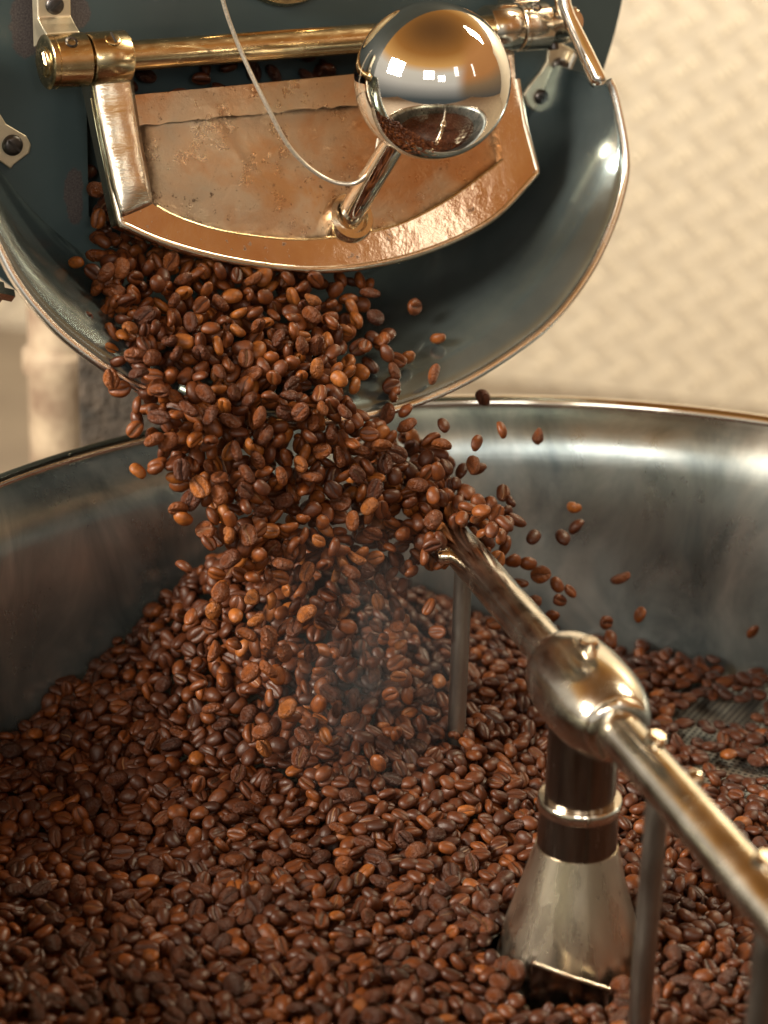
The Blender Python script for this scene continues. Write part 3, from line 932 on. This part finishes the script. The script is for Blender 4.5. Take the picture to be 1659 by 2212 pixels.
# --- the pour: positions are drawn in the chute and in the air below its lip
cell = {}
def free(p, dmin):
    k = tuple(np.floor(p / dmin).astype(int))
    for a in (-1, 0, 1):
        for b in (-1, 0, 1):
            for c in (-1, 0, 1):
                for q in cell.get((k[0] + a, k[1] + b, k[2] + c), ()):
                    if np.linalg.norm(q - p) < dmin: return False
    cell.setdefault(k, []).append(p)
    return True
edge_y = [395, 440, 500, 560, 600, 640, 700, 760, 820, 870, 920, 980, 1040, 1090, 1140, 1200, 1250]
edge_l = [205, 200, 198, 215, 225, 250, 262, 285, 300, 325, 350, 370, 400, 440, 500, 545, 520]
edge_r = [222, 236, 262, 420, 690, 715, 725, 730, 735, 740, 790, 845, 905, 985, 1045, 960, 900]
b_y = [380, 480, 560, 700, 800, 890, 1000, 1200, 1400, 1650]
b_b = [.004, .018, .036, .078, .106, .130, .145, .164, .184, .204]
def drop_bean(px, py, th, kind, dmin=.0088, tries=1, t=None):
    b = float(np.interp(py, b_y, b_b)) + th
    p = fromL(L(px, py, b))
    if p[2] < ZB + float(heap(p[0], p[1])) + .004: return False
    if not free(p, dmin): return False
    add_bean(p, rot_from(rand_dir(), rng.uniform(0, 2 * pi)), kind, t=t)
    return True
n_in = 0
for _ in range(8200):
    y = rng.uniform(395, 1250); l_, r_ = np.interp(y, edge_y, edge_l), np.interp(y, edge_y, edge_r)
    x = rng.uniform(l_, r_)
    if y > 1090 and rng.random() < (y - 1090) / 170: continue
    wgt = 1.0
    if rng.random() > wgt: continue
    th = rng.uniform(-.004, .030) if y < 900 else rng.uniform(-.020, .024)
    if y < 560: th = rng.uniform(-.010, .008)
    n_in += drop_bean(x, y, th, 'chute' if y < 890 else 'pour')
for _ in range(640):       # ragged margins
    y = rng.uniform(560, 1240); l_, r_ = np.interp(y, edge_y, edge_l), np.interp(y, edge_y, edge_r)
    sd = rng.exponential(34)
    if rng.random() < .38: x = l_ - sd * .9
    else: x = r_ + sd * 1.5
    if rng.random() < .38: drop_bean(x, y, rng.uniform(0, .02), 'chute' if y < 880 else 'pour', .009)
for _ in range(190):       # beans landing on the heap
    y = 1220 + rng.gamma(2.0, 95); x = rng.normal(690 + (y - 1250) * .12, 130)
    if 420 < x < 960 and y < 1700: drop_bean(x, y, rng.uniform(-.03, .02), 'landing', .010)
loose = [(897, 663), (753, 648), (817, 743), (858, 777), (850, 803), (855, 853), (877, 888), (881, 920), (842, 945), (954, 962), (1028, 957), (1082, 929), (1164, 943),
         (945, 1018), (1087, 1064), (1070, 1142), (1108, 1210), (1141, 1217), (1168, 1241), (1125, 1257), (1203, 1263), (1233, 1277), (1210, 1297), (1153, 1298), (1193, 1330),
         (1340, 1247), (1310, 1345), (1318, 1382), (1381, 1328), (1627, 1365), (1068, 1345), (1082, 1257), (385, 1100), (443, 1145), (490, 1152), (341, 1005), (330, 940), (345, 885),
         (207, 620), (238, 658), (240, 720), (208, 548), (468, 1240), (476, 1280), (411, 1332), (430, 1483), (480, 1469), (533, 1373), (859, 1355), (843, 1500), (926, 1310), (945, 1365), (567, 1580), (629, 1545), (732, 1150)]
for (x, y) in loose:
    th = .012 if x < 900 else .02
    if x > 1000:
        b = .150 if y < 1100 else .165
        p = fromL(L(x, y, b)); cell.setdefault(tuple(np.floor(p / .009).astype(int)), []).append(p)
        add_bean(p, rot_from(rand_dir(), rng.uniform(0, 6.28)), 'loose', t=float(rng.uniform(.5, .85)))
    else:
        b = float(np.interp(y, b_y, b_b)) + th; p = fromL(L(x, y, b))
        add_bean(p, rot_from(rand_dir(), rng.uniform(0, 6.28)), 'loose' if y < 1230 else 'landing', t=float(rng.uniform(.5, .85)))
# beans riding on the far end of the stirring arm
for k in range(130):
    s = rng.uniform(.165, .335); a = rng.normal(0, .85)
    pz = ah + ad * s + (side * sin(a) + Vector((0, 0, cos(a)))) * (ARM_R + rng.uniform(.0025, .020))
    p = np.array([HUB[0] + pz.x, HUB[1] + pz.y, ZB + pz.z])
    if free(p, .0083): add_bean(p, rot_from(rand_dir() + np.array([0, 0, .6]), rng.uniform(0, 6.28)), 'arm')
# beans waiting behind the door, seen through the gap beneath the shaft
for k in range(120):
    p = np.array([rng.uniform(opl + .005, opr - .02), rng.uniform(.004, .020), rng.uniform(ZB + .30, ZB + .386)])
    w = fromL(Vector(p))
    if free(w, .0078): add_bean(w, rot_from(rand_dir(), rng.uniform(0, 6.28)), 'chute', t=float(rng.uniform(.1, .5)))

# --- which three hundred show largest: a coarse depth buffer seen from the camera
dg = bpy.context.evaluated_depsgraph_get(); dg.update()
SC = 768 / W0
zb = np.full((1024, 768), 9e9); ib = np.full((1024, 768), -1, int)
order = []
for i, b in enumerate(beans):
    u, v_, z = project(b['p']); b['z'] = z
    u *= SC; v_ *= SC
    b['uv'] = (u, v_)
    if b['lo'] or not (0 < u < 768 and 0 < v_ < 1024): continue
    d = b['p'] - CAM; dist = np.linalg.norm(d)
    hit = scene.ray_cast(dg, Vector(CAM), Vector(d / dist), distance=float(dist - .006))
    if hit[0] and hit[4] is not None: continue
    lx = b['R'][:, 0]; e = np.array([lx @ RT, -(lx @ UP)]); ly = b['R'][:, 1]
    rad = .41 * b['s'] * FPX * SC / z
    x0, x1, y0, y1 = int(u - rad), int(u + rad) + 2, int(v_ - rad), int(v_ + rad) + 2
    x0, y0 = max(x0, 0), max(y0, 0); x1, y1 = min(x1, 768), min(y1, 1024)
    if x1 <= x0 or y1 <= y0: continue
    yy, xx = np.mgrid[y0:y1, x0:x1]
    mk = ((xx - u) ** 2 + (yy - v_) ** 2 < rad * rad) & (zb[y0:y1, x0:x1] > z)
    zb[y0:y1, x0:x1][mk] = z; ib[y0:y1, x0:x1][mk] = i
cnt = np.bincount(ib[ib >= 0], minlength=len(beans))
top = set(np.argsort(-cnt)[:300].tolist())
bean_meshes = []
for k, (v, f, cz) in enumerate(VAR):
    me = bpy.data.meshes.new('coffee_bean'); me.from_pydata(v.tolist(), [], f)
    me.polygons.foreach_set('use_smooth', [True] * len(f))
    at = me.attributes.new('crease', 'FLOAT', 'POINT'); at.data.foreach_set('value', cz)
    me.materials.append(M['bean']); bean_meshes.append(me)
PLACE = {'chute': ('tumbling down the polished chute', 'beans pouring down the chute'),
         'pour': ('in the stream above the heap', 'beans falling from chute to tray'),
         'loose': ('flying loose beside the stream', 'stray beans flying clear of the stream'),
         'landing': ('landing above the heap', 'beans landing on the heap'),
         'arm': ('riding on the stirring arm', 'beans on the stirring arm'),
         'heap': ('on the heap slope', 'beans resting on the heap'),
         'bed': ('lying in the open bed', 'beans lying in the bed')}
V, Fq, TT, CZ = [], [], [], []
off = 0
loops, starts, totals = [], [], []
nl = 0
for i, b in enumerate(beans):
    A = b['R'] * b['s'] * np.array([1, b['w'], b['w']])
    if i in top:
        o = bpy.data.objects.new('coffee_bean', bean_meshes[b['var']]); COL.objects.link(o)
        mm = Matrix.Identity(4)
        for r_ in range(3):
            for c in range(3): mm[r_][c] = A[r_, c]
            mm[r_][3] = b['p'][r_]
        o.matrix_world = mm
        o.color = (b['t'], b['t'], b['t'], 1)
        tone = 'pale orange brown' if b['t'] > .72 else ('dark brown' if b['t'] < .38 else 'reddish brown')
        face = b['R'][:, 2] @ (CAM - b['p']) / np.linalg.norm(CAM - b['p'])
        fs = 'creased side out' if face < -.35 else ('round back out' if face > .35 else 'seen edge on')
        pl, gp = PLACE[b['kind']]
        pw = b['p']; rr_ = math.hypot(pw[0] - HUB[0], pw[1] - HUB[1])
        rel = Vector((pw[0] - HUB[0], pw[1] - HUB[1], pw[2] - ZB)) - ah
        off_arm = (rel - ad * rel.dot(ad)).length
        vy = b['uv'][1] / SC
        if b['kind'] in ('bed', 'heap'):
            if rr_ < .075: pl = 'at the hub post foot'
            elif rr_ > RW - .035: pl = 'against the steel tray wall'
            elif rel.dot(ad) < 0 and math.hypot(*(rel - ad * rel.dot(ad)).xy) < .04: pl = 'under the bolted arm'
            elif b['kind'] == 'heap': pl = 'on the heap slope'
            elif math.hypot(pw[0] - APEX[0], pw[1] - APEX[1]) < .21: pl = 'at the toe of the heap'
            elif (pw[0] - HUB[0]) * ad.y - (pw[1] - HUB[1]) * ad.x > 0: pl = 'in the thin layer beyond arm'
        elif b['kind'] == 'chute':
            if vy < 660: pl = 'leaving the brass door'
            elif vy > 840: pl = 'spilling over the chute rim'
        elif b['kind'] == 'pour' and off_arm < .045: pl = 'falling beside the stirring arm'
        sz = 'large ' if b['s'] > BL * 1.06 else ('small ' if b['s'] < BL * .94 else '')
        sh = 'plump ' if b['w'] > 1.05 else ('slender ' if b['w'] < .965 else '')
        tag(o, f'{sz}{sh}{tone} coffee bean, {fs}, {pl}', 'coffee bean', gp)
        continue
    v, f, cz = LOW if b['lo'] else VAR[b['var']]
    V.append(v @ A.T + b['p']); CZ.append(cz); TT.append(np.full(len(v), b['t']))
    for q in f:
        loops.extend([x + off for x in q]); starts.append(nl); totals.append(len(q)); nl += len(q)
    off += len(v)
V = np.vstack(V).astype(np.float32)
me = bpy.data.meshes.new('coffee_beans')
me.vertices.add(len(V)); me.vertices.foreach_set('co', V.ravel())
me.loops.add(nl); me.loops.foreach_set('vertex_index', np.array(loops, np.int32))
me.polygons.add(len(starts)); me.polygons.foreach_set('loop_start', np.array(starts, np.int32)); me.polygons.foreach_set('loop_total', np.array(totals, np.int32))
me.update(calc_edges=True); me.validate()
me.polygons.foreach_set('use_smooth', [True] * len(me.polygons))
a_ = me.attributes.new('tint', 'FLOAT', 'POINT'); a_.data.foreach_set('value', np.concatenate(TT).astype(np.float32))
a_ = me.attributes.new('crease', 'FLOAT', 'POINT'); a_.data.foreach_set('value', np.concatenate(CZ).astype(np.float32))
o = bpy.data.objects.new('coffee_beans', me); COL.objects.link(o); me.materials.append(M['bean_mass'])
tag(o, 'mass of roasted brown coffee beans pouring and heaped in the tray', 'coffee beans', None, 'stuff')
print('beans', len(beans), 'poured', n_in, 'faces', len(starts), 'smallest shown', sorted(cnt)[-300])

# ------------------------------------------------------------------ thin smoke where the hot beans land
sv = bpy.data.meshes.new('smoke'); bm = bmesh.new(); bmesh.ops.create_icosphere(bm, subdivisions=3, radius=1); bm.to_mesh(sv); bm.free()
so = bpy.data.objects.new('smoke', sv); COL.objects.link(so)
q = fromL(L(770, 1440, .215)); so.location = tuple(q); so.scale = (.075, .06, .10)
tag(so, 'faint bluish wisp of smoke rising where beans land', 'smoke', None, 'stuff')
mt = bpy.data.materials.new('smoke'); mt.use_nodes = True
N, K = mt.node_tree.nodes, mt.node_tree.links
N.remove(N['Principled BSDF'])
pv = N.new('ShaderNodeVolumePrincipled'); pv.inputs['Color'].default_value = (.72, .82, .88, 1)
tcx = N.new('ShaderNodeTexCoord'); ln_ = N.new('ShaderNodeVectorMath'); ln_.operation = 'LENGTH'
K.new(tcx.outputs['Object'], ln_.inputs[0])
fo = ramp(N, K, ln_.outputs['Value'], [(.15, 1.), (.98, 0.)])
ns = ramp(N, K, noise(N, K, 2.4, 4, .6, tcx.outputs['Object'], 1.0), [(.38, 0.), (.66, 1.)])
mu = N.new('ShaderNodeMath'); mu.operation = 'MULTIPLY'; K.new(fo, mu.inputs[0]); K.new(ns, mu.inputs[1])
mu2 = N.new('ShaderNodeMath'); mu2.operation = 'MULTIPLY'; K.new(mu.outputs[0], mu2.inputs[0]); mu2.inputs[1].default_value = 2.0
K.new(mu2.outputs[0], pv.inputs['Density'])
K.new(pv.outputs[0], N['Material Output'].inputs['Volume'])
sv.materials.append(mt)
